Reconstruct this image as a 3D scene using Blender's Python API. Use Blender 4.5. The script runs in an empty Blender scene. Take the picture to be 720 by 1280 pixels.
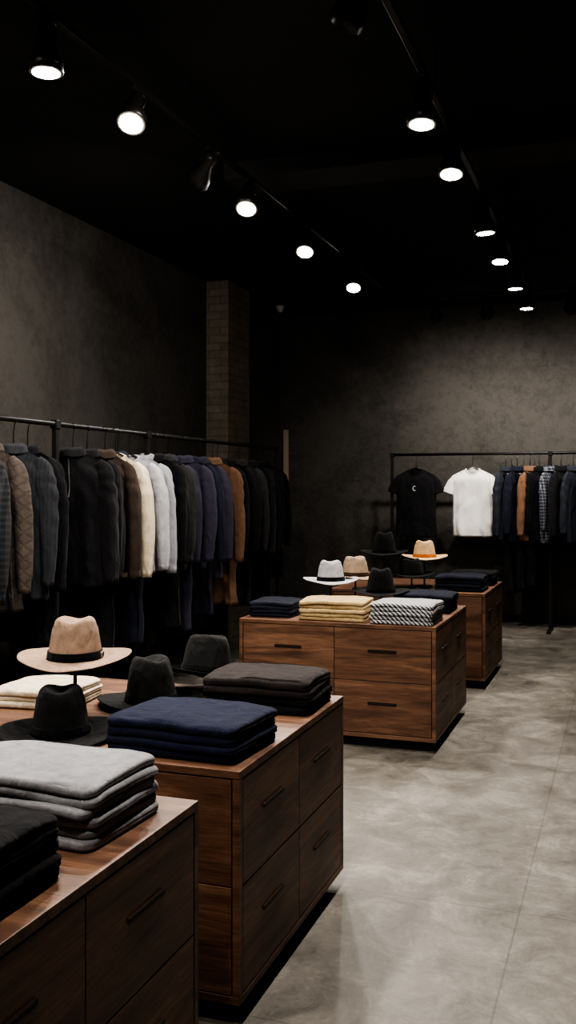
import bpy, bmesh, math, random
from math import sin, cos, pi, exp, sqrt, atan, radians
from mathutils import Vector, Matrix, noise, Euler

random.seed(7)
S = bpy.context.scene
COL = S.collection
try:
    S.view_settings.view_transform = 'AgX'
    S.view_settings.look = 'AgX - High Contrast'
except Exception as e:
    print(e)

# ------------------------------------------------------------------ materials
def newmat(name):
    m = bpy.data.materials.new(name); m.use_nodes = True
    nt = m.node_tree
    return m, nt, nt.nodes['Principled BSDF']
def N(nt, t, **kw):
    n = nt.nodes.new(t)
    for k, v in kw.items(): setattr(n, k, v)
    return n
def ramp(nt, stops):
    r = nt.nodes.new('ShaderNodeValToRGB')
    el = r.color_ramp.elements
    while len(el) < len(stops): el.new(0.5)
    for e, (p, c) in zip(el, stops):
        e.position = p; e.color = (*c, 1) if len(c) == 3 else c
    return r
def mapping(nt, scale=(1,1,1), coord='Object', rnd=False, rot=(0,0,0)):
    tc = N(nt, 'ShaderNodeTexCoord'); mp = N(nt, 'ShaderNodeMapping')
    mp.inputs['Scale'].default_value = scale
    mp.inputs['Rotation'].default_value = rot
    nt.links.new(tc.outputs[coord], mp.inputs['Vector'])
    if rnd:
        oi = N(nt, 'ShaderNodeObjectInfo'); mu = N(nt, 'ShaderNodeMath', operation='MULTIPLY')
        mu.inputs[1].default_value = 37.0
        nt.links.new(oi.outputs['Random'], mu.inputs[0])
        nt.links.new(mu.outputs[0], mp.inputs['Location'])
    return mp
def noisetex(nt, mp, scale, detail=4, rough=.5, dist=0):
    n = N(nt, 'ShaderNodeTexNoise')
    n.inputs['Scale'].default_value = scale; n.inputs['Detail'].default_value = detail
    n.inputs['Roughness'].default_value = rough; n.inputs['Distortion'].default_value = dist
    nt.links.new(mp.outputs[0], n.inputs['Vector'])
    return n
def bump(nt, src, b, strength=.3, dist=.01, prev=None):
    n = N(nt, 'ShaderNodeBump')
    n.inputs['Strength'].default_value = strength; n.inputs['Distance'].default_value = dist
    nt.links.new(src, n.inputs['Height'])
    if prev: nt.links.new(prev.outputs[0], n.inputs['Normal'])
    nt.links.new(n.outputs[0], b.inputs['Normal'])
    return n

def plain(name, col, rough=.5, metal=0, emis=None, es=0):
    m, nt, b = newmat(name)
    b.inputs['Base Color'].default_value = (*col, 1)
    b.inputs['Roughness'].default_value = rough; b.inputs['Metallic'].default_value = metal
    if emis:
        b.inputs['Emission Color'].default_value = (*emis, 1); b.inputs['Emission Strength'].default_value = es
    else:
        mp = mapping(nt); nz = noisetex(nt, mp, 60, 3)
        bump(nt, nz.outputs[0], b, .08, .002)
    return m

def wood(name, scale, k=1.0):
    m, nt, b = newmat(name)
    mp = mapping(nt, scale, rnd=True)
    n1 = noisetex(nt, mp, 1.5, 5, .55, 1.3)
    cs = [(.050,.024,.014), (.102,.050,.030), (.160,.082,.048), (.23,.125,.074)]
    r1 = ramp(nt, [(p, tuple(v*k for v in c)) for p, c in zip((.28, .43, .57, .74), cs)])
    nt.links.new(n1.outputs[0], r1.inputs[0])
    mp2 = mapping(nt, tuple(s*(4 if s < 3 else 7) for s in scale), rnd=True)
    n2 = noisetex(nt, mp2, 2.6, 6, .75, .3)
    r2 = ramp(nt, [(.38, (.50,.47,.45)), (.58, (1,1,1))])
    nt.links.new(n2.outputs[0], r2.inputs[0])
    mx = N(nt, 'ShaderNodeMix', data_type='RGBA', blend_type='MULTIPLY'); mx.inputs[0].default_value = .8
    nt.links.new(r1.outputs[0], mx.inputs[6]); nt.links.new(r2.outputs[0], mx.inputs[7])
    nt.links.new(mx.outputs[2], b.inputs['Base Color'])
    b.inputs['Roughness'].default_value = .48
    bump(nt, n2.outputs[0], b, .15, .002)
    return m
WOOD_SIDE = wood('walnut_side', (.8, .8, 8.0), 1.25)
WOOD_TOP = wood('walnut_top', (.8, 8.0, 3), 1.3)

def plaster(name, c0, c1, brick=False):
    m, nt, b = newmat(name)
    mp = mapping(nt)
    n1 = noisetex(nt, mp, 1.1, 12, .72, .4)
    n2 = noisetex(nt, mp, 14, 10, .8, .5)
    ad = N(nt, 'ShaderNodeMath', operation='MULTIPLY_ADD'); ad.inputs[1].default_value = .8
    nt.links.new(n2.outputs[0], ad.inputs[0]); nt.links.new(n1.outputs[0], ad.inputs[2])
    r = ramp(nt, [(.70, c0), (1.0, c1)])
    nt.links.new(ad.outputs[0], r.inputs[0])
    b.inputs['Roughness'].default_value = .8
    if brick:
        tc = N(nt, 'ShaderNodeTexCoord'); sp = N(nt, 'ShaderNodeSeparateXYZ'); cb = N(nt, 'ShaderNodeCombineXYZ')
        nt.links.new(tc.outputs['Object'], sp.inputs[0])
        a2 = N(nt, 'ShaderNodeMath', operation='ADD')
        nt.links.new(sp.outputs[0], a2.inputs[0]); nt.links.new(sp.outputs[1], a2.inputs[1])
        nt.links.new(a2.outputs[0], cb.inputs[0]); nt.links.new(sp.outputs[2], cb.inputs[1])
        br = N(nt, 'ShaderNodeTexBrick'); br.inputs['Scale'].default_value = 1
        br.inputs['Brick Width'].default_value = .24; br.inputs['Row Height'].default_value = .075
        br.inputs['Mortar Size'].default_value = .008
        br.inputs['Color1'].default_value = (1,1,1,1); br.inputs['Color2'].default_value = (.75,.75,.75,1); br.inputs['Mortar'].default_value = (.6,.6,.6,1)
        nt.links.new(cb.outputs[0], br.inputs['Vector'])
        mx = N(nt, 'ShaderNodeMix', data_type='RGBA', blend_type='MULTIPLY'); mx.inputs[0].default_value = .8
        nt.links.new(r.outputs[0], mx.inputs[6]); nt.links.new(br.outputs[0], mx.inputs[7])
        nt.links.new(mx.outputs[2], b.inputs['Base Color'])
        bump(nt, br.outputs[0], b, .4, .008)
    else:
        nt.links.new(r.outputs[0], b.inputs['Base Color'])
        bump(nt, n2.outputs[0], b, .7, .018)
    return m
WALL = plaster('dark_plaster', (.037,.034,.030), (.086,.079,.070))
BRICK = plaster('dark_brick', (.13,.108,.083), (.25,.21,.165), True)
CEIL = plaster('black_ceiling_paint', (.007,.007,.0075), (.012,.012,.0125))
BEAM = plaster('beam_paint', (.028,.027,.027), (.04,.039,.038))

def floor_mat():
    m, nt, b = newmat('concrete_tile')
    mp = mapping(nt)
    n1 = noisetex(nt, mp, .9, 8, .7, .6); n2 = noisetex(nt, mp, 5, 12, .78, .7); n3 = noisetex(nt, mp, 50, 6, .8)
    a1 = N(nt, 'ShaderNodeMath', operation='MULTIPLY_ADD'); a1.inputs[1].default_value = 1.5
    nt.links.new(n2.outputs[0], a1.inputs[0]); nt.links.new(n1.outputs[0], a1.inputs[2])
    a2 = N(nt, 'ShaderNodeMath', operation='MULTIPLY_ADD'); a2.inputs[1].default_value = .5
    nt.links.new(n3.outputs[0], a2.inputs[0]); nt.links.new(a1.outputs[0], a2.inputs[2])
    mr = N(nt, 'ShaderNodeMapRange'); mr.inputs['From Min'].default_value = 1.22; mr.inputs['From Max'].default_value = 1.78
    nt.links.new(a2.outputs[0], mr.inputs['Value'])
    r = ramp(nt, [(.0, (.070,.061,.050)), (.3, (.112,.101,.085)), (.6, (.155,.141,.121)), (1.0, (.25,.23,.20))])
    nt.links.new(mr.outputs[0], r.inputs[0])
    br = N(nt, 'ShaderNodeTexBrick'); br.inputs['Scale'].default_value = 1
    br.inputs['Brick Width'].default_value = 1.2; br.inputs['Row Height'].default_value = .9
    br.offset = 0.0
    br.inputs['Mortar Size'].default_value = .004; br.inputs['Mortar Smooth'].default_value = .4
    br.inputs['Color1'].default_value = (1,1,1,1); br.inputs['Color2'].default_value = (.84,.84,.84,1); br.inputs['Mortar'].default_value = (.6,.59,.57,1)
    mp2 = mapping(nt); mp2.inputs['Location'].default_value = (.35,.25,0)
    nt.links.new(mp2.outputs[0], br.inputs['Vector'])
    mx = N(nt, 'ShaderNodeMix', data_type='RGBA', blend_type='MULTIPLY'); mx.inputs[0].default_value = .8
    nt.links.new(r.outputs[0], mx.inputs[6]); nt.links.new(br.outputs[0], mx.inputs[7])
    nt.links.new(mx.outputs[2], b.inputs['Base Color'])
    rr = ramp(nt, [(0, (.45,)*3), (1.0, (.62,)*3)])
    nt.links.new(mr.outputs[0], rr.inputs[0]); nt.links.new(rr.outputs[0], b.inputs['Roughness'])
    bump(nt, a2.outputs[0], b, .18, .008)
    return m
FLOOR = floor_mat()

_cl = {}
def cloth(name, col, kind='plain', col2=None, sc=1.0, dirn='X', crease=.45):
    if name in _cl: return _cl[name]
    m, nt, b = newmat(name); _cl[name] = m
    b.inputs['Roughness'].default_value = .9
    try:
        b.inputs['Specular IOR Level'].default_value = .15
        b.inputs['Sheen Weight'].default_value = .04; b.inputs['Sheen Roughness'].default_value = .5
    except Exception: pass
    mp = mapping(nt)
    nz = noisetex(nt, mp, 26, 5, .7)
    d = tuple(c*.78 for c in col); l = tuple(min(1, c*1.18) for c in col)
    if crease < .3: d = tuple(c*.93 for c in col); l = tuple(min(1, c*1.04) for c in col)
    r = ramp(nt, [(.3, d), (.7, l)])
    nt.links.new(nz.outputs[0], r.inputs[0]); out = r.outputs[0]
    fine = noisetex(nt, mp, 320, 2, .6)
    bn = None
    if kind in ('stripe', 'plaid'):
        def wave(dr, s):
            w = N(nt, 'ShaderNodeTexWave'); w.wave_type = 'BANDS'; w.bands_direction = dr
            w.inputs['Scale'].default_value = s; w.inputs['Distortion'].default_value = .5
            nt.links.new(mp.outputs[0], w.inputs['Vector']); return w
        if kind == 'stripe':
            w = wave(dirn, sc); rr = ramp(nt, [(.5, (0,0,0)), (.58, (1,1,1))]); nt.links.new(w.outputs[0], rr.inputs[0]); f = rr.outputs[0]
        else:
            w1 = wave('X', sc); w2 = wave('Z', sc)
            ra = ramp(nt, [(.6, (0,0,0)), (.66, (.55,.55,.55))]); rb = ramp(nt, [(.6, (0,0,0)), (.66, (.55,.55,.55))])
            nt.links.new(w1.outputs[0], ra.inputs[0]); nt.links.new(w2.outputs[0], rb.inputs[0])
            ad = N(nt, 'ShaderNodeMath', operation='ADD'); nt.links.new(ra.outputs[0], ad.inputs[0]); nt.links.new(rb.outputs[0], ad.inputs[1]); f = ad.outputs[0]
        mx = N(nt, 'ShaderNodeMix', data_type='RGBA')
        nt.links.new(f, mx.inputs[0]); nt.links.new(out, mx.inputs[6]); mx.inputs[7].default_value = (*col2, 1); out = mx.outputs[2]
    if kind in ('quilt', 'knit'):
        mpq = mapping(nt, rot=(0, pi/4 if kind == 'quilt' else 0, 0))
        ws = []
        for dr in (('X', 'Z') if kind == 'quilt' else ('X',)):
            w = N(nt, 'ShaderNodeTexWave'); w.bands_direction = dr; w.inputs['Scale'].default_value = 7 if kind == 'quilt' else 14
            w.inputs['Distortion'].default_value = 0 if kind == 'quilt' else 2
            nt.links.new(mpq.outputs[0], w.inputs['Vector']); ws.append(w.outputs[0])
        h = ws[0]
        if len(ws) == 2:
            mn = N(nt, 'ShaderNodeMath', operation='MINIMUM'); nt.links.new(ws[0], mn.inputs[0]); nt.links.new(ws[1], mn.inputs[1]); h = mn.outputs[0]
        rr = ramp(nt, [(0, (.5,.5,.5)), (.3, (1,1,1))]); nt.links.new(h, rr.inputs[0])
        mx = N(nt, 'ShaderNodeMix', data_type='RGBA', blend_type='MULTIPLY'); mx.inputs[0].default_value = .35
        nt.links.new(out, mx.inputs[6]); nt.links.new(rr.outputs[0], mx.inputs[7]); out = mx.outputs[2]
        bn = bump(nt, rr.outputs[0], b, .5, .005)
    nt.links.new(out, b.inputs['Base Color'])
    mpc = mapping(nt, (1, 1, .45)); cn = noisetex(nt, mpc, 11, 3, .5, 1.2)
    b2 = bump(nt, cn.outputs[0], b, crease, .04, bn)
    bump(nt, fine.outputs[0], b, .35, .003, b2)
    return m

BLACKM = plain('black_powdercoat', (.013,.013,.013), .45, .2)
FIXT = plain('fixture_black', (.024,.023,.022), .38, .2)
HANGER = plain('hanger_black', (.014,.013,.013), .35)
DARKSLOT = plain('handle_slot', (.008,.006,.005), .6)
HANDLE = plain('handle_bronze', (.05,.028,.018), .4, .5)
ZIP = plain('zip_metal', (.5,.5,.5), .3, 1)
WHITEP = plain('white_print', (.75,.75,.73), .7)
LENS = plain('lamp_lens', (1,1,1), .3, 0, (1,.95,.88), 60)
REFL = plain('lamp_reflector', (.75,.72,.68), .35, .6)
LENSOFF = plain('lamp_lens_off', (.05,.05,.05), .2)
WHITEPL = plain('white_plastic', (.6,.6,.58), .4)

# ------------------------------------------------------------------ mesh helpers
def finish(bm, name, mats, smooth=True, parent=None, loc=(0,0,0), rot=(0,0,0)):
    bmesh.ops.recalc_face_normals(bm, faces=bm.faces)
    me = bpy.data.meshes.new(name); bm.to_mesh(me); bm.free()
    for m in mats: me.materials.append(m)
    if smooth:
        for p in me.polygons: p.use_smooth = True
    ob = bpy.data.objects.new(name, me); COL.objects.link(ob)
    ob.location = loc; ob.rotation_euler = rot
    if parent: ob.parent = parent
    return ob
def empty(name, loc=(0,0,0), rot=(0,0,0)):
    e = bpy.data.objects.new(name, None); COL.objects.link(e); e.location = loc; e.rotation_euler = rot
    e.empty_display_size = .1
    return e
def box(bm, x0, x1, y0, y1, z0, z1, mi=0, bev=0):
    vs = [bm.verts.new(p) for p in [(x0,y0,z0),(x1,y0,z0),(x1,y1,z0),(x0,y1,z0),(x0,y0,z1),(x1,y0,z1),(x1,y1,z1),(x0,y1,z1)]]
    fs = [bm.faces.new([vs[i] for i in f]) for f in [(0,3,2,1),(4,5,6,7),(0,1,5,4),(1,2,6,5),(2,3,7,6),(3,0,4,7)]]
    for f in fs: f.material_index = mi
    if bev:
        es = list({e for f in fs for e in f.edges})
        bmesh.ops.bevel(bm, geom=es, offset=bev, segments=2, affect='EDGES', profile=.5)
def loft(bm, rings, mi=0, closed=True, cap0=False, cap1=False):
    vr = [[bm.verts.new(p) for p in r] for r in rings]
    n = len(vr[0])
    for a, b in zip(vr, vr[1:]):
        for i in range(n if closed else n-1):
            j = (i+1) % n
            f = bm.faces.new((a[i], a[j], b[j], b[i])); f.material_index = mi
    if cap0: f = bm.faces.new(vr[0]); f.material_index = mi
    if cap1: f = bm.faces.new(vr[-1]); f.material_index = mi
    return vr
def tube(bm, pts, rad, seg=8, mi=0, cap=True, closed=False):
    pts = [Vector(p) for p in pts]; rings = []
    n = len(pts); up = None
    for i, p in enumerate(pts):
        if closed: t = (pts[(i+1) % n]-pts[i-1]).normalized()
        else: t = (pts[min(i+1, n-1)]-pts[max(i-1, 0)]).normalized()
        if up is None:
            up = Vector((0,1,0)) if abs(t.y) < .8 else Vector((1,0,0))
        a = t.cross(up).normalized(); b = a.cross(t).normalized(); up = b
        r = rad[i] if isinstance(rad, (list, tuple)) else rad
        rings.append([p + (a*cos(2*pi*k/seg)+b*sin(2*pi*k/seg))*r for k in range(seg)])
    if closed: rings.append(rings[0][:])
    loft(bm, rings, mi, True, cap and not closed, cap and not closed)
def lathe(bm, prof, seg=32, mi=0, M=None):
    rings = [[Vector((r*cos(2*pi*k/seg), r*sin(2*pi*k/seg), z)) for k in range(seg)] for r, z in prof]
    if M: rings = [[M @ v for v in r] for r in rings]
    loft(bm, rings, mi, True, prof[0][0] > 1e-4, prof[-1][0] > 1e-4)
def nv(p, s, seed): return noise.noise(Vector((p[0]*s+seed*13.7, p[1]*s-seed*7.3, p[2]*s+seed*3.1)))

# ------------------------------------------------------------------ room
XL, XR, YB, YF, H = -3.85, 3.2, 10.6, -2.6, 3.45
def slab(name, a, b, mat, parent=None):
    bm = bmesh.new(); box(bm, a[0], b[0], a[1], b[1], a[2], b[2])
    return finish(bm, name, [mat], False, parent)
slab('floor', (XL-.15, YF-.15, -.12), (XR+.15, YB+.15, 0), FLOOR)
slab('ceiling', (XL-.15, YF-.15, H), (XR+.15, YB+.15, H+.12), CEIL)
slab('wall_left', (XL-.15, YF-.15, 0), (XL, YB+.15, H), WALL)
slab('wall_back', (XL, YB, 0), (XR, YB+.15, H), WALL)
slab('wall_right', (XR, YF-.15, 0), (XR+.15, YB+.15, H), WALL)
slab('wall_front', (XL, YF-.15, 0), (XR, YF, H), WALL)
slab('brick_pillar', (XL, 8.5, 0), (-3.62, 9.05, H), BRICK)
slab('ceiling_beam', (-2.35, 5.45, H-.10), (XR, 5.8, H), BEAM)
slab('baseboard_back', (XL, YB-.015, 0), (XR, YB, .09), BLACKM)
slab('baseboard_left', (XL, YF, 0), (XL+.015, 8.5, .09), BLACKM)
PALE = plain('pale_oak', (.42,.35,.26), .6)
slab('trim_1', (-3.8, YB-.03, 1.0), (-3.745, YB, 2.13), PALE)

# ------------------------------------------------------------------ cabinets
def capsule(bm, L, r, depth, M, mi):
    pts = []
    for k in range(9): a = -pi/2+pi*k/8; pts.append((L/2-r+r*cos(a), r*sin(a)))
    for k in range(9): a = pi/2+pi*k/8; pts.append((-L/2+r+r*cos(a), r*sin(a)))
    loft(bm, [[M @ Vector((x, 0, z)) for x, z in pts], [M @ Vector((x, -depth, z)) for x, z in pts]], mi, True, True, True)
def cabinet(x0, x1, y0, y1, ztop=.69, zb=.060):
    cx, cy = (x0+x1)/2, (y0+y1)/2; w, d = x1-x0, y1-y0
    e = empty('display_cabinet', (cx, cy, 0))
    T = .022
    bm = bmesh.new(); box(bm, -w/2+.02, w/2-.02, -d/2+.02, d/2-.02, zb+.01, ztop-T-.004, 0)
    finish(bm, 'carcass_core', [DARKSLOT], False, e)
    bm = bmesh.new(); box(bm, -w/2, w/2, -d/2, d/2, ztop-T, ztop, 0, .002)
    finish(bm, 'top_board', [WOOD_TOP], False, e)
    bm = bmesh.new(); box(bm, -w/2, w/2, -d/2, d/2, zb, zb+T, 0, .002)
    for sx in (-1, 1):
        for sy in (-1, 1):
            xx = sx*(w/2-T/2); yy = sy*(d/2-T/2)
            box(bm, xx-T/2+.0005, xx+T/2-.0005, yy-T/2+.0005, yy+T/2-.0005, zb+T, ztop-T, 0)
    finish(bm, 'frame', [WOOD_SIDE], False, e)
    bm = bmesh.new(); box(bm, -w/2+.05, w/2-.05, -d/2+.05, d/2-.05, 0, zb, 0)
    finish(bm, 'plinth', [DARKSLOT], False, e)
    g = .0035; k = 0; hb = bmesh.new()
    zlo, zhi = zb+T+g, ztop-T-g; zm = (zlo+zhi)/2
    for face in range(4):
        fw = w if face % 2 == 0 else d; off = (d if face % 2 == 0 else w)/2
        R = Matrix.Rotation(face*pi/2, 4, 'Z')
        lo, hi = -fw/2+T+g, fw/2-T-g
        for c in range(2):
            a, b2 = (lo, -g/2) if c == 0 else (g/2, hi)
            for rw in range(2):
                z0, z1 = (zlo, zm-g/2) if rw == 0 else (zm+g/2, zhi)
                bm = bmesh.new(); box(bm, a, b2, -off+.001, -off+.02, z0, z1, 0, .0015)
                bm.transform(R); k += 1
                finish(bm, 'drawer_%d' % k, [WOOD_SIDE], False, e)
                M = R @ Matrix.Translation(((a+b2)/2, -off+.0008, z0+(z1-z0)*.58))
                capsule(hb, .165, .0080, .004, M, 1)
                capsule(hb, .157, .0048, .006, M @ Matrix.Translation((0, 0, .0015)), 0)
    finish(hb, 'handles', [DARKSLOT, HANDLE], False, e)
cabinet(-2.13, -.985, 1.10, 2.13)
cabinet(-2.13, -.98, 2.38, 3.375)
cabinet(-2.14, -.985, 5.19, 6.23)
cabinet(-2.13, -.965, 6.97, 7.94)
ZT = .69

# ------------------------------------------------------------------ garments
def garment(name, loc, rotz, mat, L=.76, W=.205, d=.048, sleeve='long', sl=.74, collar='stand', flare=.04, seed=0, zip_=False, A=.017, printed=False, SH=.095, slw=1.0):
    bm = bmesh.new(); NT = 64; NR = 40; nr = .075
    rnd = random.Random(seed); p1, p2, p3 = [rnd.uniform(0, 6.28) for _ in range(3)]
    scoop = .075 if collar == 'crew' else .03
    dz = .115; nip = .10 if sleeve == 'long' else .05
    def pt(t, th):
        c, s = cos(th), sin(th)
        cx = math.copysign(abs(c)**.75, c); sx = math.copysign(abs(s)**.85, s)
        w = W*(1-nip*min(1, t*5)+flare*t)
        x = w*cx
        k = min(1, t/.16); k = k*k*(3-2*k)
        nb = max(0, 1-(x/nr)**2)
        d0 = .007+.042*nb
        dd = d0*(1-k)+(d*(1+.25*t))*k
        y = dd*sx
        amp = A*(t**.8)*k
        fold = sin(4*th+p1)+.7*sin(7*th+p2+2*t)+.6*sin(12*th+p3-3*t)
        y += amp*fold*(abs(s)**.5)
        x += amp*.6*sin(3*th+p2)*abs(c)
        z = -dz-.012 - t*L - (1-t)**3*SH*(min(1, abs(x)/W))**1.2
        if abs(x) < nr:
            z -= (scoop if s < 0 else .012)*nb*exp(-t*L/.085)
        v = Vector((x, y, z))
        n_ = nv((x, y*2, z*.7), 7, seed+1)
        v.y += n_*.018*k; v.x += nv((x, y, z), 5, seed+4)*.012*k
        v.y += .006*k*sin((z*1.0+abs(x)*1.3)*38+p2)*max(0, nv((x, 0, z), 4, seed+11)*2+.4)
        if t > .97: v.z += .008*nv((x*2, y, 0), 5, seed+9)
        return v
    ths = [2*pi*i/NT - pi/2 for i in range(NT)]
    ts = [0, .015, .035, .06, .09]+[.09+.91*(i+1)/(NR-5) for i in range(NR-5)]
    rings = [[pt(t, th) for th in ths] for t in ts]
    last = rings[-1]; rings.append([Vector((v.x*.97, v.y*.8, v.z+.004)) for v in last]); rings.append([Vector((v.x*.9, v.y*.55, v.z+.06)) for v in last])
    loft(bm, rings, 0, True, False, True)
    ncy = []
    for i in range(28):
        a = 2*pi*i/28
        x = nr*.98*cos(a); s = sin(a)
        nb = max(0, 1-(x/nr)**2)
        z = -dz-.012-SH*(min(1, abs(x)/W))**1.2-(scoop if s < 0 else .012)*nb
        ncy.append(Vector((x, (.007+.042*nb**.9)*(1 if s > 0 else -1)*(abs(s)**.3), z)))
    if collar == 'crew':
        tube(bm, ncy, .007, 6, 0, closed=True)
    elif collar == 'stand':
        r = [ncy, [Vector((v.x*.90, v.y*1.05, v.z+.018+(.008 if v.y < 0 else 0))) for v in ncy], [Vector((v.x*.92, v.y*1.15, v.z+.028+(.012 if v.y < 0 else 0))) for v in ncy],
             [Vector((v.x*1.05, v.y*1.4, v.z+.016+(.004 if v.y < 0 else 0))) for v in ncy], [Vector((v.x*1.18, v.y*1.55, v.z-.012)) for v in ncy]]
        loft(bm, r, 0)
    elif collar == 'hood':
        r = []
        for k in range(7):
            q = k/6; r.append([Vector((v.x*(1+.25*sin(q*pi)), v.y*(1+.6*sin(q*pi*.8))+.035*sin(q*pi), v.z+.04*sin(q*pi)-.08*q*q)) for v in ncy])
        loft(bm, r, 0)
    for sd in (-1, 1):
        if sleeve == 'none': break
        if sleeve == 'long':
            e2 = rnd.uniform(-.01, .03); yy = rnd.uniform(-.03, .012); sl_ = sl*rnd.uniform(.92, 1.04)
            cp = [(W-.070, 0, -.205), (W-.022, 0, -.255), (W+.002, yy*.3, -.37), (W+.022+e2*.4, yy, -.37-sl_*.35), (W+.020+e2, yy*1.8, -.37-sl_*.7)]
            rx = [.03, .050, .054, .046, .036]; ry = [.018, .036, .043, .038, .032]
        else:
            cp = [(W-.085, 0, -.215), (W-.045, 0, -.250), (W-.010, -.003, -.300), (W+.012, -.005, -.350), (W+.030, -.006, -.405)]
            rx = [.022, .048, .062, .064, .064]; ry = [.010, .022, .027, .030, .034]
        rx = [v*slw for v in rx]; ry = [v*slw for v in ry]
        n = 34; rg = []
        def lin(a, q):
            f = q*(len(a)-1); i = min(int(f), len(a)-2); u = f-i
            if isinstance(a[0], tuple): return Vector(a[i]).lerp(Vector(a[i+1]), u)
            return a[i]*(1-u)+a[i+1]*u
        P = [lin(cp, q/n) for q in range(n+1)]
        for _ in range(6): P = [P[0]]+[(P[i-1]+P[i]*2+P[i+1])/4 for i in range(1, n)]+[P[-1]]
        for i, p in enumerate(P):
            t = (P[min(i+1, n)]-P[max(i-1, 0)]).normalized(); q = i/n
            nn = Vector((t.z, 0, -t.x)).normalized()
            if nn.x < 0: nn = -nn
            a_, b_ = lin(rx, q), lin(ry, q)
            if i == 0: a_ *= .4; b_ *= .4
            if sleeve == 'long' and i >= n-2: a_ *= .9; b_ *= .9
            row = []
            for k in range(22):
                an = 2*pi*k/22
                v = p+nn*(a_*cos(an))+Vector((0, b_*sin(an), 0))
                if sleeve == 'long':
                    f = 1+.14*sin(3*an+p2+q*3)*min(1, q*3)+.24*nv((cos(an), sin(an), q*3.0), 1.3, seed+sd*3+20)*min(1, q*3)
                    cr = sin(q*46+2.2*cos(an+p1)+p3)
                    f += .10*cr*exp(-((q-.52)/.22)**2)*(.6+.4*sin(an+p2)) + .07*cr*max(0, q-.8)*4*.6
                else:
                    f = 1+.07*sin(3*an+p2+q*3)*q
                v = p+(v-p)*f
                row.append(Vector((v.x*sd, v.y, v.z)))
            rg.append(row)
        c = sum(rg[-1], Vector())/22
        rg.append([c+(v-c)*.85 for v in rg[-1]]); 
        rg.append([c+(v-c)*.8+Vector((0, 0, .05)) for v in rg[-2]])
        loft(bm, rg, 0, True, True, True)
    if zip_ or (collar == 'stand'):
        zs = []
        for t in [i/20 for i in range(1, 21)]:
            v = pt(t, -pi/2); zs.append((v.x, v.y-.0015, v.z))
        wz = .0035 if zip_ else .006
        if zip_: zs = zs[:7]
        loft(bm, [[Vector((x-wz, y+.001, z)) for x, y, z in zs], [Vector((x-wz, y-.003, z)) for x, y, z in zs], [Vector((x+wz, y-.003, z)) for x, y, z in zs], [Vector((x+wz, y+.001, z)) for x, y, z in zs]], 2 if zip_ else 0, False)
    if printed:
        cpt = [pt(.30, -pi/2)+Vector((.018*cos(a), -.005, .024*sin(a))) for a in [pi*.3+i*pi*1.4/12 for i in range(13)]]
        tube(bm, cpt, .004, 5, 2)
    hk = [(0, 0, -.13), (0, 0, -.055), (.004, 0, -.045)]+[(.019*sin(a)*1.0, 0, .0-.019*cos(a)*1.0+.002) for a in [.35+i*(4.0/10) for i in range(11)]]
    tube(bm, hk, .003, 6, 1)
    tube(bm, [(-W*.85, 0, -.225), (-W*.5, 0, -.188), (-.05, 0, -.150), (0, 0, -.128), (.05, 0, -.150), (W*.5, 0, -.188), (W*.85, 0, -.225)], [.006]*7, 6, 1)
    return finish(bm, name, [mat, HANGER, (ZIP if zip_ else WHITEP)], True, None, loc, (0, 0, rotz))

def trousers(name, loc, rotz, mat, L=1.05, W=.16, seed=0, o=.13):
    bm = bmesh.new(); rnd = random.Random(seed)
    for sd in (-1, 1):
        rings = []
        for i in range(30):
            t = i/29
            w = W*.52*(1-.18*t); dd = .022*(1+.5*t); cx = sd*(W*.5+.012*t)
            row = []
            for k in range(24):
                a = 2*pi*k/24; s, c = sin(a), cos(a)
                x = cx+w*math.copysign(abs(c)**.7, c); y = dd*s+sd*.004
                v = Vector((x, y, -.09-o-L*t)); v.y += .018*nv(v, 6, seed+sd)*min(1, t*4); v.x += .01*nv(v, 4, seed+5)
                row.append(v)
            rings.append(row)
        loft(bm, rings, 0, True, True, True)
    loft(bm, [[Vector(((W+.008)*cos(2*pi*k/32), .028*sin(2*pi*k/32), z-o)) for k in range(32)] for z in (-.085, -.09, -.125, -.13)], 0, True, True, True)
    hk = [(0, 0, -.075-o), (0, 0, -.055), (.004, 0, -.045)]+[(.019*sin(a), 0, .002-.019*cos(a)) for a in [.35+i*.4 for i in range(11)]]
    tube(bm, hk, .0025, 6, 1)
    tube(bm, [(-W*.95, 0, -.075-o), (W*.95, 0, -.075-o)], .006, 6, 1)
    for sx in (-1, 1): box(bm, sx*W*.8-.012, sx*W*.8+.012, -.034, .034, -.11-o, -.065-o, 1)
    return finish(bm, name, [mat, HANGER], True, None, loc, (0, 0, rotz))

BK = cloth('black_wool', (.0085,.0085,.010)); BK2 = cloth('black_cotton', (.012,.012,.0135)); NV = cloth('navy_wool', (.015,.017,.030))
NV2 = cloth('dusty_navy', (.036,.033,.052)); CH = cloth('charcoal_wool', (.026,.025,.026)); DKN = cloth('charcoal_knit', (.032,.034,.038), 'knit')
TAUPE = cloth('taupe_quilt', (.075,.060,.052), 'quilt'); PLD = cloth('grey_plaid', (.016,.017,.019), 'plaid', (.036,.038,.042), 10)
CREAM = cloth('cream_knit', (.58,.50,.37)); LG = cloth('light_grey_jersey', (.40,.40,.42)); LG2 = cloth('mid_grey_jersey', (.30,.30,.33))
BRN = cloth('tan_brown_wool', (.14,.080,.050)); DBR = cloth('dark_brown', (.040,.028,.022)); WHT = cloth('white_cotton', (.84,.82,.79), crease=.15)
CAMEL = cloth('camel', (.18,.100,.062)); BPL = cloth('blue_plaid', (.025,.030,.05), 'plaid', (.20,.21,.23), 10); NAVYJ = cloth('steel_navy', (.030,.034,.046))

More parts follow.
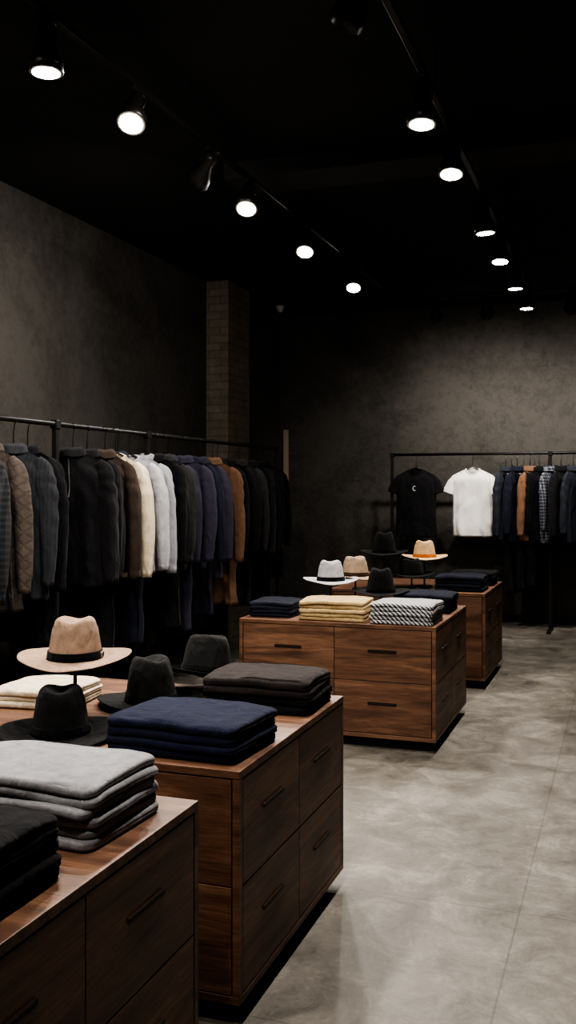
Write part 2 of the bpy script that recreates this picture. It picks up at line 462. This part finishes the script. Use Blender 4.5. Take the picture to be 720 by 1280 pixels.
RZ = 1.80; RX = -3.0
G = [
 ('black_coat', 3.30, BK, dict(L=1.05)), ('charcoal_jacket', 3.44, CH, dict(L=.80)), ('black_jacket', 3.58, BK2, dict(L=.82)),
 ('charcoal_jacket', 3.72, CH, dict(L=.90)), ('plaid_shirt_jacket', 3.88, PLD, dict(L=.86)), ('taupe_quilted_jacket', 4.06, TAUPE, dict(L=.84)),
 ('charcoal_knit_cardigan', 4.22, DKN, dict(L=.80)), ('black_coat', 4.38, BK, dict(L=1.05)), ('black_jacket', 4.76, BK2, dict(L=.78, zip_=True, W=.225)),
 ('black_coat', 4.92, BK, dict(L=1.20, W=.20)), ('dark_brown_shirt', 5.07, DBR, dict(L=.72)), ('cream_sweater', 5.21, CREAM, dict(L=.76, collar='crew')),
 ('navy_coat', 5.34, NV, dict(L=1.20, W=.20)),
 ('light_grey_sweatshirt', 5.46, LG, dict(L=.76, collar='crew')), ('grey_hoodie', 5.61, LG2, dict(L=.76, collar='hood')), ('black_coat', 5.77, BK, dict(L=1.15)),
 ('charcoal_jacket', 5.91, CH, dict(L=.80)), ('navy_coat', 6.05, NV2, dict(L=1.22)), ('navy_shirt', 6.20, NV2, dict(L=.80)), ('navy_coat', 6.36, NV, dict(L=1.15)), 
 ('navy_shirt', 6.51, NV2, dict(L=.9)), ('brown_coat', 6.68, BRN, dict(L=1.10)), ('black_jacket', 6.88, BK2, dict(L=.80)), ('black_coat', 7.04, BK, dict(L=1.15)),
 ('charcoal_jacket', 7.22, CH, dict(L=.76)), ('black_jacket', 7.38, BK2, dict(L=.8)), ('black_coat', 7.55, BK, dict(L=1.2)), ('black_jacket', 7.73, BK2, dict(L=.85)), ('black_coat', 7.89, BK, dict(L=1.0)),
]
for i, (nm, y, m, kw) in enumerate(G):
    garment(nm, (RX+random.uniform(-.04, .04), y, RZ), random.uniform(-.18, .06), m, seed=i+1, **kw)

def rack(posts, length, loc, rz, z=RZ, foot=.25):
    e = empty('clothing_rack', loc, (0, 0, rz))
    bm = bmesh.new(); tube(bm, [(0, 0, z+.006), (length, 0, z+.006)], .0145, 12); finish(bm, 'rail', [BLACKM], True, e)
    bm = bmesh.new()
    for p in posts:
        box(bm, p-.015, p+.015, -.015, .015, .02, z+.0, 0, .002)
        box(bm, p-.02, p+.02, -foot, foot, 0, .02, 0, .002)
    finish(bm, 'uprights', [BLACKM], False, e)
    bm = bmesh.new(); 
    for p in posts: box(bm, p-.022, p+.022, -.022, .022, z-.02, z+.028, 0, .003)
    finish(bm, 'brackets', [BLACKM], False, e)
    return e
rack([.05, 1.50, 2.58, 5.08], 5.1, (RX, 3.10, 0), pi/2)
rack([.02, 1.665, 3.2], 3.22, (-2.41, 10.1, 0), 0)

garment('black_t_shirt', (-2.13, 10.1, RZ), 0, BK2, L=.74, W=.215, d=.055, sleeve='short', collar='crew', seed=101, A=.008, printed=True)
garment('white_t_shirt', (-1.53, 10.1, RZ), .03, WHT, L=.73, W=.215, d=.055, sleeve='short', collar='crew', seed=102, A=.008)
RG = [(-1.19, NAVYJ, 'blue_jacket', .76), (-1.075, NV, 'navy_jacket', .78), (-.945, CAMEL, 'camel_shirt', .76), (-.855, BK, 'black_jacket', .78), (-.64, BK2, 'black_jacket', .74),
      (-.52, NAVYJ, 'blue_jacket', .78), (-.38, BK, 'black_jacket', .8), (-.25, CH, 'charcoal_jacket', .7), (-.12, NV, 'navy_jacket', .72), (.02, BK, 'black_jacket', .7), (.15, DBR, 'brown_jacket', .7), (.3, NV, 'navy_jacket', .74), (.45, BK, 'black_coat', .9)]
for i, (x, m, nm, L) in enumerate(RG):
    garment(nm, (x, 10.1, RZ), pi/2+(random.uniform(-.5, -.3) if x < -.5 else -.2), m, L=L, seed=120+i, W=.19, d=.042, slw=.95, sl=.66, SH=.11)
garment('blue_plaid_shirt', (-.765, 10.1, RZ), pi/2-.25, BPL, L=.78, seed=150, W=.19, d=.036, slw=.85, sl=.62, SH=.11)
for i, x in enumerate([-1.13, -1.01, -.90]):
    trousers('black_trousers', (x, 10.1, RZ), pi/2-.3, BK, 1.22-.04*i, W=.15, seed=170+i)

# ------------------------------------------------------------------ folded stacks
def stack(name, loc, rz, w, d, mats, t=.03, seed=0, dbl=.35):
    bm = bmesh.new(); rnd = random.Random(seed); z = 0.001
    um = list(dict.fromkeys(mats))
    for it, mt in enumerate(mats):
        mi = um.index(mt); tt = t*rnd.uniform(.9, 1.1)
        ox, oy, ro = rnd.uniform(-.006, .006), rnd.uniform(-.006, .006), rnd.uniform(-.025, .025)
        if it == 0: ox = oy = 0
        ww, dd_ = w/2*rnd.uniform(.965, 1.0), d/2*rnd.uniform(.965, 1.0)
        cr = .030
        per = []
        for q in range(4):
            cxq = (1, -1, -1, 1)[q]; cyq = (1, 1, -1, -1)[q]
            for k in range(7):
                a = q*pi/2+(pi/2)*k/6
                per.append((cxq*(ww-cr)+cr*cos(a), cyq*(dd_-cr)+cr*sin(a), cos(a), sin(a)))
            nq = (q+1) % 4; nx = (1, -1, -1, 1)[nq]; ny = (1, 1, -1, -1)[nq]; a = (q+1)*pi/2
            x0, y0 = per[-1][:2]; x1, y1 = nx*(ww-cr)+cr*cos(a), ny*(dd_-cr)+cr*sin(a)
            for k in range(1, 15):
                u = k/15; per.append((x0+(x1-x0)*u, y0+(y1-y0)*u, cos(a), sin(a)))
        def place(x, y, zz, top=0):
            corner = (abs(x)/ww)**4*(abs(y)/dd_)**4
            edge = max((abs(x)/ww)**6, (abs(y)/dd_)**6)
            zz = zz*(1-.10*corner-.03*edge)+.005*nv((x, y, it*.25), 7, seed)*min(1, it*.5+.1)
            zz += .0025*nv((x, y, it*.2), 16, seed)*(1 if it else .2)
            if it == len(mats)-1 and top:
                zz += .006*nv((x, y*.6, 1), 9, seed+3)*top+.002*sin(x*9+y*20+seed)*top
            zz = max(zz, .0012)
            x += .006*nv((y*1.0, it*3.1, zz*4), 5, seed+2); y += .005*nv((x, it*2.3, zz*4), 5, seed+8)
            c, s = cos(ro), sin(ro)
            return Vector((x*c-y*s+ox, x*s+y*c+oy, zz))
        rings = []
        e_ = tt*.42
        nl = 13
        rings.append([place(x*.75, y*.75, z+.0015) for x, y, nx, ny in per])
        for j in range(nl):
            s = j/(nl-1)
            i1 = e_*(1-max(0, 1-abs(2*s-1)**2.6)**.5)
            i2 = max(e_*(1-abs(sin(2*pi*s))**.45)*.9, i1 if s < .15 or s > .85 else 0)
            row = []
            for x, y, nx, ny in per:
                f = 1-dbl*max(0, abs(nx), ny)
                ins = i1*f+i2*(1-f)
                row.append(place(x-nx*ins, y-ny*ins, z+tt*s))
            rings.append(row)
        for q in (.92, .84, .74, .64, .52, .40, .27, .12):
            rings.append([place(x*q, y*q, z+tt*(1+.06*(1-q)), 1-abs(q-.5)) for x, y, nx, ny in per])
        loft(bm, rings, mi, True, True, True)
        z += tt*.97
    return finish(bm, name, um, True, None, loc, (0, 0, rz))

FG = cloth('heather_grey', (.25,.25,.26)); FN = cloth('folded_navy', (.011,.014,.032)); FB = cloth('folded_black', (.009,.009,.010)); FBR = cloth('espresso_knit', (.026,.021,.020))
FM = cloth('mustard_cotton', (.46,.34,.18)); FS = cloth('striped_jersey', (.55,.55,.54), 'stripe', (.03,.035,.05), 24, 'DIAGONAL'); FC = cloth('ecru_cotton', (.55,.47,.36)); FNB = cloth('midnight_cotton', (.013,.015,.025))
stack('folded_black_sweaters', (-1.245, 1.49, ZT), .02, .42, .29, [FB]*5, .027, 1)
stack('folded_grey_sweaters', (-1.255, 1.895, ZT), -.03, .43, .31, [FG]*6, .0235, 2, dbl=.1)
stack('folded_navy_sweaters', (-1.215, 2.585, ZT), -.04, .42, .33, [FN]*4, .027, 3)
stack('folded_espresso_sweaters', (-1.19, 3.165, ZT), .03, .39, .31, [FB, FB, FBR, FBR], .030, 4)
stack('folded_ecru_shirts', (-1.95, 2.95, ZT), .1, .30, .30, [FC]*3, .022, 5)
stack('folded_navy_shirts', (-1.985, 5.42, ZT), .02, .27, .30, [FNB]*4, .022, 6)
stack('folded_mustard_shirts', (-1.60, 5.39, ZT), .03, .40, .32, [FM]*5, .025, 7)
stack('folded_striped_shirts', (-1.185, 5.375, ZT), -.02, .37, .33, [FS]*5, .025, 8)
stack('folded_midnight_shirts', (-1.19, 5.93, ZT), 0, .37, .33, [FNB]*4, .028, 9)
stack('folded_midnight_shirts', (-1.17, 7.19, ZT), 0, .36, .32, [FNB]*4, .028, 10)
stack('folded_black_shirts', (-1.15, 7.67, ZT), 0, .34, .32, [FNB, FB, FNB, FB], .028, 11)

# ------------------------------------------------------------------ hats
FT = cloth('tan_felt', (.30,.205,.145)); FBK = cloth('black_felt', (.0085,.0085,.009)); FGR = cloth('light_grey_felt', (.42,.42,.43)); STRAW = cloth('straw', (.62,.42,.24)); FCG = cloth('charcoal_felt', (.013,.013,.013))
BANDK = cloth('black_ribbon', (.006,.006,.007)); BANDO = cloth('orange_ribbon', (.50,.17,.05)); BANDB = cloth('brown_ribbon', (.06,.035,.022)); FBEI = cloth('beige_felt', (.36,.27,.19))
def hat(name, loc, rz, mat, band, h=.115, brim=.085, tilt=(0,0), curl=.02, seed=0, sc=1.0):
    bm = bmesh.new(); n = 72; a, b = .086, .100
    TP = .20
    def P(th, rfac, z, ext=0, top=0, s=0):
        c, sn = cos(th), sin(th)
        x = (a*rfac+ext)*c; y = (b*rfac+ext)*sn
        if s > 0:
            fr = max(0, -sn)
            x *= 1-.30*(s**1.6)*fr**1.2*(1-.2*abs(c)); 
            x *= 1-.05*s; 
            z += .006*s*fr
        if top:
            z -= .028*exp(-(x/.024)**2)*exp(-((y+.0)/.075)**4)*top
            z += .003*exp(-((abs(x)-.042)/.018)**2)*top
        return Vector((x, y, z))
    rings = []
    ths = [2*pi*i/n for i in range(n)]
    rt = 1-TP*.95
    for q, zz in ((.03, 1.0), (.2, 1.0), (.4, 1.0), (.58, .995), (.72, .985), (.83, .965), (.91, .935)):
        rings.append([P(t, q*rt, h*zz, 0, 1 if q < .8 else .6, max(q, .5)) for t in ths])
    for q, zz in ((.965, .89), (1.0, .82)):
        rings.append([P(t, rt*q, h*zz, 0, .15, .9) for t in ths])
    for s in (.72, .6, .45, .3, .18, .08):
        rings.append([P(t, 1-TP*s**1.3, h*s, 0, 0, s) for t in ths])
    rings.append([P(t, 1, .004, .002) for t in ths])
    for k in range(1, 10):
        q = k/9
        rings.append([P(t, 1, curl*(q**2)*(abs(cos(t))**1.5*1.0-.35*max(0, -sin(t)))+.003*nv((cos(t), sin(t), q), 2, seed), .006+brim*q) for t in ths])
    loft(bm, rings, 0, True, True, False)
    loft(bm, [[P(t, 1-TP*s**1.3, h*s, .0035, 0, s) for t in ths] for s in (.03, .12, .21, .225)], 1)
    box(bm, a-.003, a+.004, -.020, .020, .007, .024, 1, .002)
    ob = finish(bm, name, [mat, band], True, None, loc, (tilt[0], tilt[1], rz))
    ob.scale = (sc, sc, sc)
    m = ob.modifiers.new('thick', 'SOLIDIFY'); m.thickness = .0028; m.offset = 0
    return ob
def stand(loc, h):
    bm = bmesh.new()
    lathe(bm, [(0, 0), (.06, 0), (.06, .006), (.055, .009), (.008, .012), (.006, .02), (.006, h), (.012, h+.004), (.045, h+.015), (.052, h+.03), (.045, h+.05), (.02, h+.062), (0, h+.065)], 28)
    return finish(bm, 'hat_stand', [BLACKM], True, None, loc)
def hat_on_stand(nm, x, y, zb, rz, mat, band, **kw):
    h = zb-ZT-.02
    stand((x, y, ZT), h); hat(nm, (x, y, zb), rz, mat, band, **kw)
hat_on_stand('tan_fedora_hat', -1.70, 2.72, .893, .35, FT, BANDK, brim=.090, h=.135)
hat('black_fedora_hat', (-1.645, 2.55, ZT+.006), .5, FBK, BANDK, brim=.095, h=.145)
hat('charcoal_fedora_hat', (-1.585, 3.03, ZT+.006), .9, FCG, BANDK, brim=.092, h=.160)
hat_on_stand('black_fedora_hat', -1.48, 3.27, .760, 1.2, FCG, BANDK, brim=.080, tilt=(-.05, .14), h=.140)
hat_on_stand('grey_fedora_hat', -1.78, 5.84, .86, .4, FGR, BANDK, brim=.084, h=.13)
hat_on_stand('beige_fedora_hat', -1.69, 6.10, .87, .7, FBEI, BANDB, brim=.075, h=.13)
hat_on_stand('black_fedora_hat', -1.455, 5.84, .80, .2, FBK, BANDK, brim=.086, h=.15)
hat_on_stand('black_fedora_hat', -1.75, 7.14, .955, .2, FBK, BANDK, brim=.090, h=.16)
hat_on_stand('straw_fedora_hat', -1.48, 7.33, .915, .3, STRAW, BANDO, brim=.086, h=.13)
hat_on_stand('black_fedora_hat', -1.53, 7.10, .80, .3, FBK, BANDK, brim=.080, h=.12)

# ------------------------------------------------------------------ lighting
TZ = 3.20
def track(x, y0, y1):
    e = empty('lighting_track', (x, 0, 0))
    bm = bmesh.new(); box(bm, -.015, .015, y0, y1, TZ, TZ+.025, 0, .003); finish(bm, 'rail', [FIXT], False, e)
    bm = bmesh.new(); y = y0+.3
    while y < y1:
        if not (5.4 < y < 5.85 or 1.15 < y < 1.6):
            tube(bm, [(0, y, TZ+.025), (0, y, H)], .004, 8)
        y += 1.45
    finish(bm, 'suspension_rods', [BLACKM], False, e)
track(-2.03, -1.8, 8.2); track(-.82, -1.8, 8.72)
e = empty('lighting_track', (0, 8.85, 0))
bm = bmesh.new(); box(bm, -2.6, 2.0, -.015, .015, TZ, TZ+.025, 0, .003); finish(bm, 'rail', [BLACKM], False, e)
bm = bmesh.new()
for x in (-2.4, -.9, .5, 1.8): tube(bm, [(x, 0, TZ+.025), (x, 0, H)], .004, 8)
finish(bm, 'suspension_rods', [BLACKM], False, e)
def lamp(x, y, aim, on=True, power=120, spread=140):
    dv = Vector(aim).normalized()
    piv = Vector((x, y-dv.y*.16, TZ-.045))
    e = empty('track_light', piv)
    q = dv.to_track_quat('-Z', 'Y'); M = q.to_matrix().to_4x4()
    bm = bmesh.new()
    box(bm, -.016, .016, -.05, .05, .025, .046, 0, .003)
    tube(bm, [(0, 0, .03), (0, 0, -.02)], .009, 10)
    prof = [(0, .02), (.028, .018), (.034, 0), (.036, -.06), (.046, -.09), (.062, -.125), (.064, -.168), (.0605, -.168)]
    lathe(bm, prof, 32, 0, M)
    rings = [[M @ Vector((r*cos(2*pi*k/32), r*sin(2*pi*k/32), z)) for k in range(32)] for r, z in ((.0605, -.169), (.056, -.1695), (.050, -.1695))]
    loft(bm, rings, 1)
    for s in (-1, 1):
        tube(bm, [M @ Vector((s*.038, 0, -.07)), M @ Vector((s*.045, 0, -.02)), M @ Vector((s*.02, 0, .022)), Vector((0, 0, .0))], .004, 6)
    finish(bm, 'housing', [FIXT, REFL], True, e)
    bm = bmesh.new(); lathe(bm, [(0, -.170), (.02, -.1702), (.051, -.1702)], 32, 0, M)
    finish(bm, 'lens', [LENS if on else LENSOFF], True, e)
    if on:
        ld = bpy.data.lights.new('spot_bulb', 'SPOT'); ld.energy = power; ld.color = (1, .93, .85)
        ld.spot_size = radians(spread); ld.spot_blend = 1.0; ld.shadow_soft_size = .05
        lo = bpy.data.objects.new('spot_bulb', ld); COL.objects.link(lo); lo.parent = e
        lo.location = dv*.185; lo.rotation_euler = q.to_euler()
LX, RXX = -2.03, -.82
for y, aim, on in [(3.05, (0, 0, -1), 1), (3.66, (.15, -.62, -1), 1), (4.6, (-.9, .6, -.8), 1), (4.99, (.12, -.6, -1), 1), (6.03, (.1, -.6, -1), 1), (7.22, (.1, -.55, -1), 1),
                   (2.2, (-1, .7, -.7), 1), (1.3, (-.2, .4, -1), 1), (.2, (-1, .6, -.8), 1)]:
    lamp(LX, y, aim, on, 146)
for y, aim, on in [(3.2, (-.9, .8, -.8), 1), (4.02, (-.02, -.12, -1), 1), (4.72, (0, -.25, -1), 1), (5.86, (.05, .05, -1), 1), (6.64, (0, -.15, -1), 1), (7.57, (0, .05, -1), 1), (8.44, (0, .0, -1), 1),
                   (2.2, (.1, .2, -1), 1), (.9, (-.3, .5, -1), 1)]:
    lamp(RXX, y, aim, on, 110, 118)
for x in (-1.69, -1.22, -.48, .4):
    lamp(x, 8.95, (.0, 1, -1.0), True, 95, 122)

bm = bmesh.new()
lathe(bm, [(0, 0), (.045, 0), (.045, -.02), (.04, -.035), (.03, -.06), (.015, -.072), (0, -.075)], 24)
finish(bm, 'security_camera', [WHITEPL], True, None, (-3.6, 9.9, H))

w = bpy.data.worlds.new('World'); S.world = w; w.use_nodes = True
w.node_tree.nodes['Background'].inputs[0].default_value = (.01, .01, .01, 1)

cd = bpy.data.cameras.new('camera'); co = bpy.data.objects.new('camera', cd); COL.objects.link(co)
co.location = (0, 0, 1.45); co.rotation_euler = (pi/2, 0, atan(425/1200))
cd.sensor_fit = 'VERTICAL'; cd.sensor_height = 36; cd.lens = 36*1200/1280; cd.shift_y = -30/1280
cd.clip_start = .05
S.camera = co
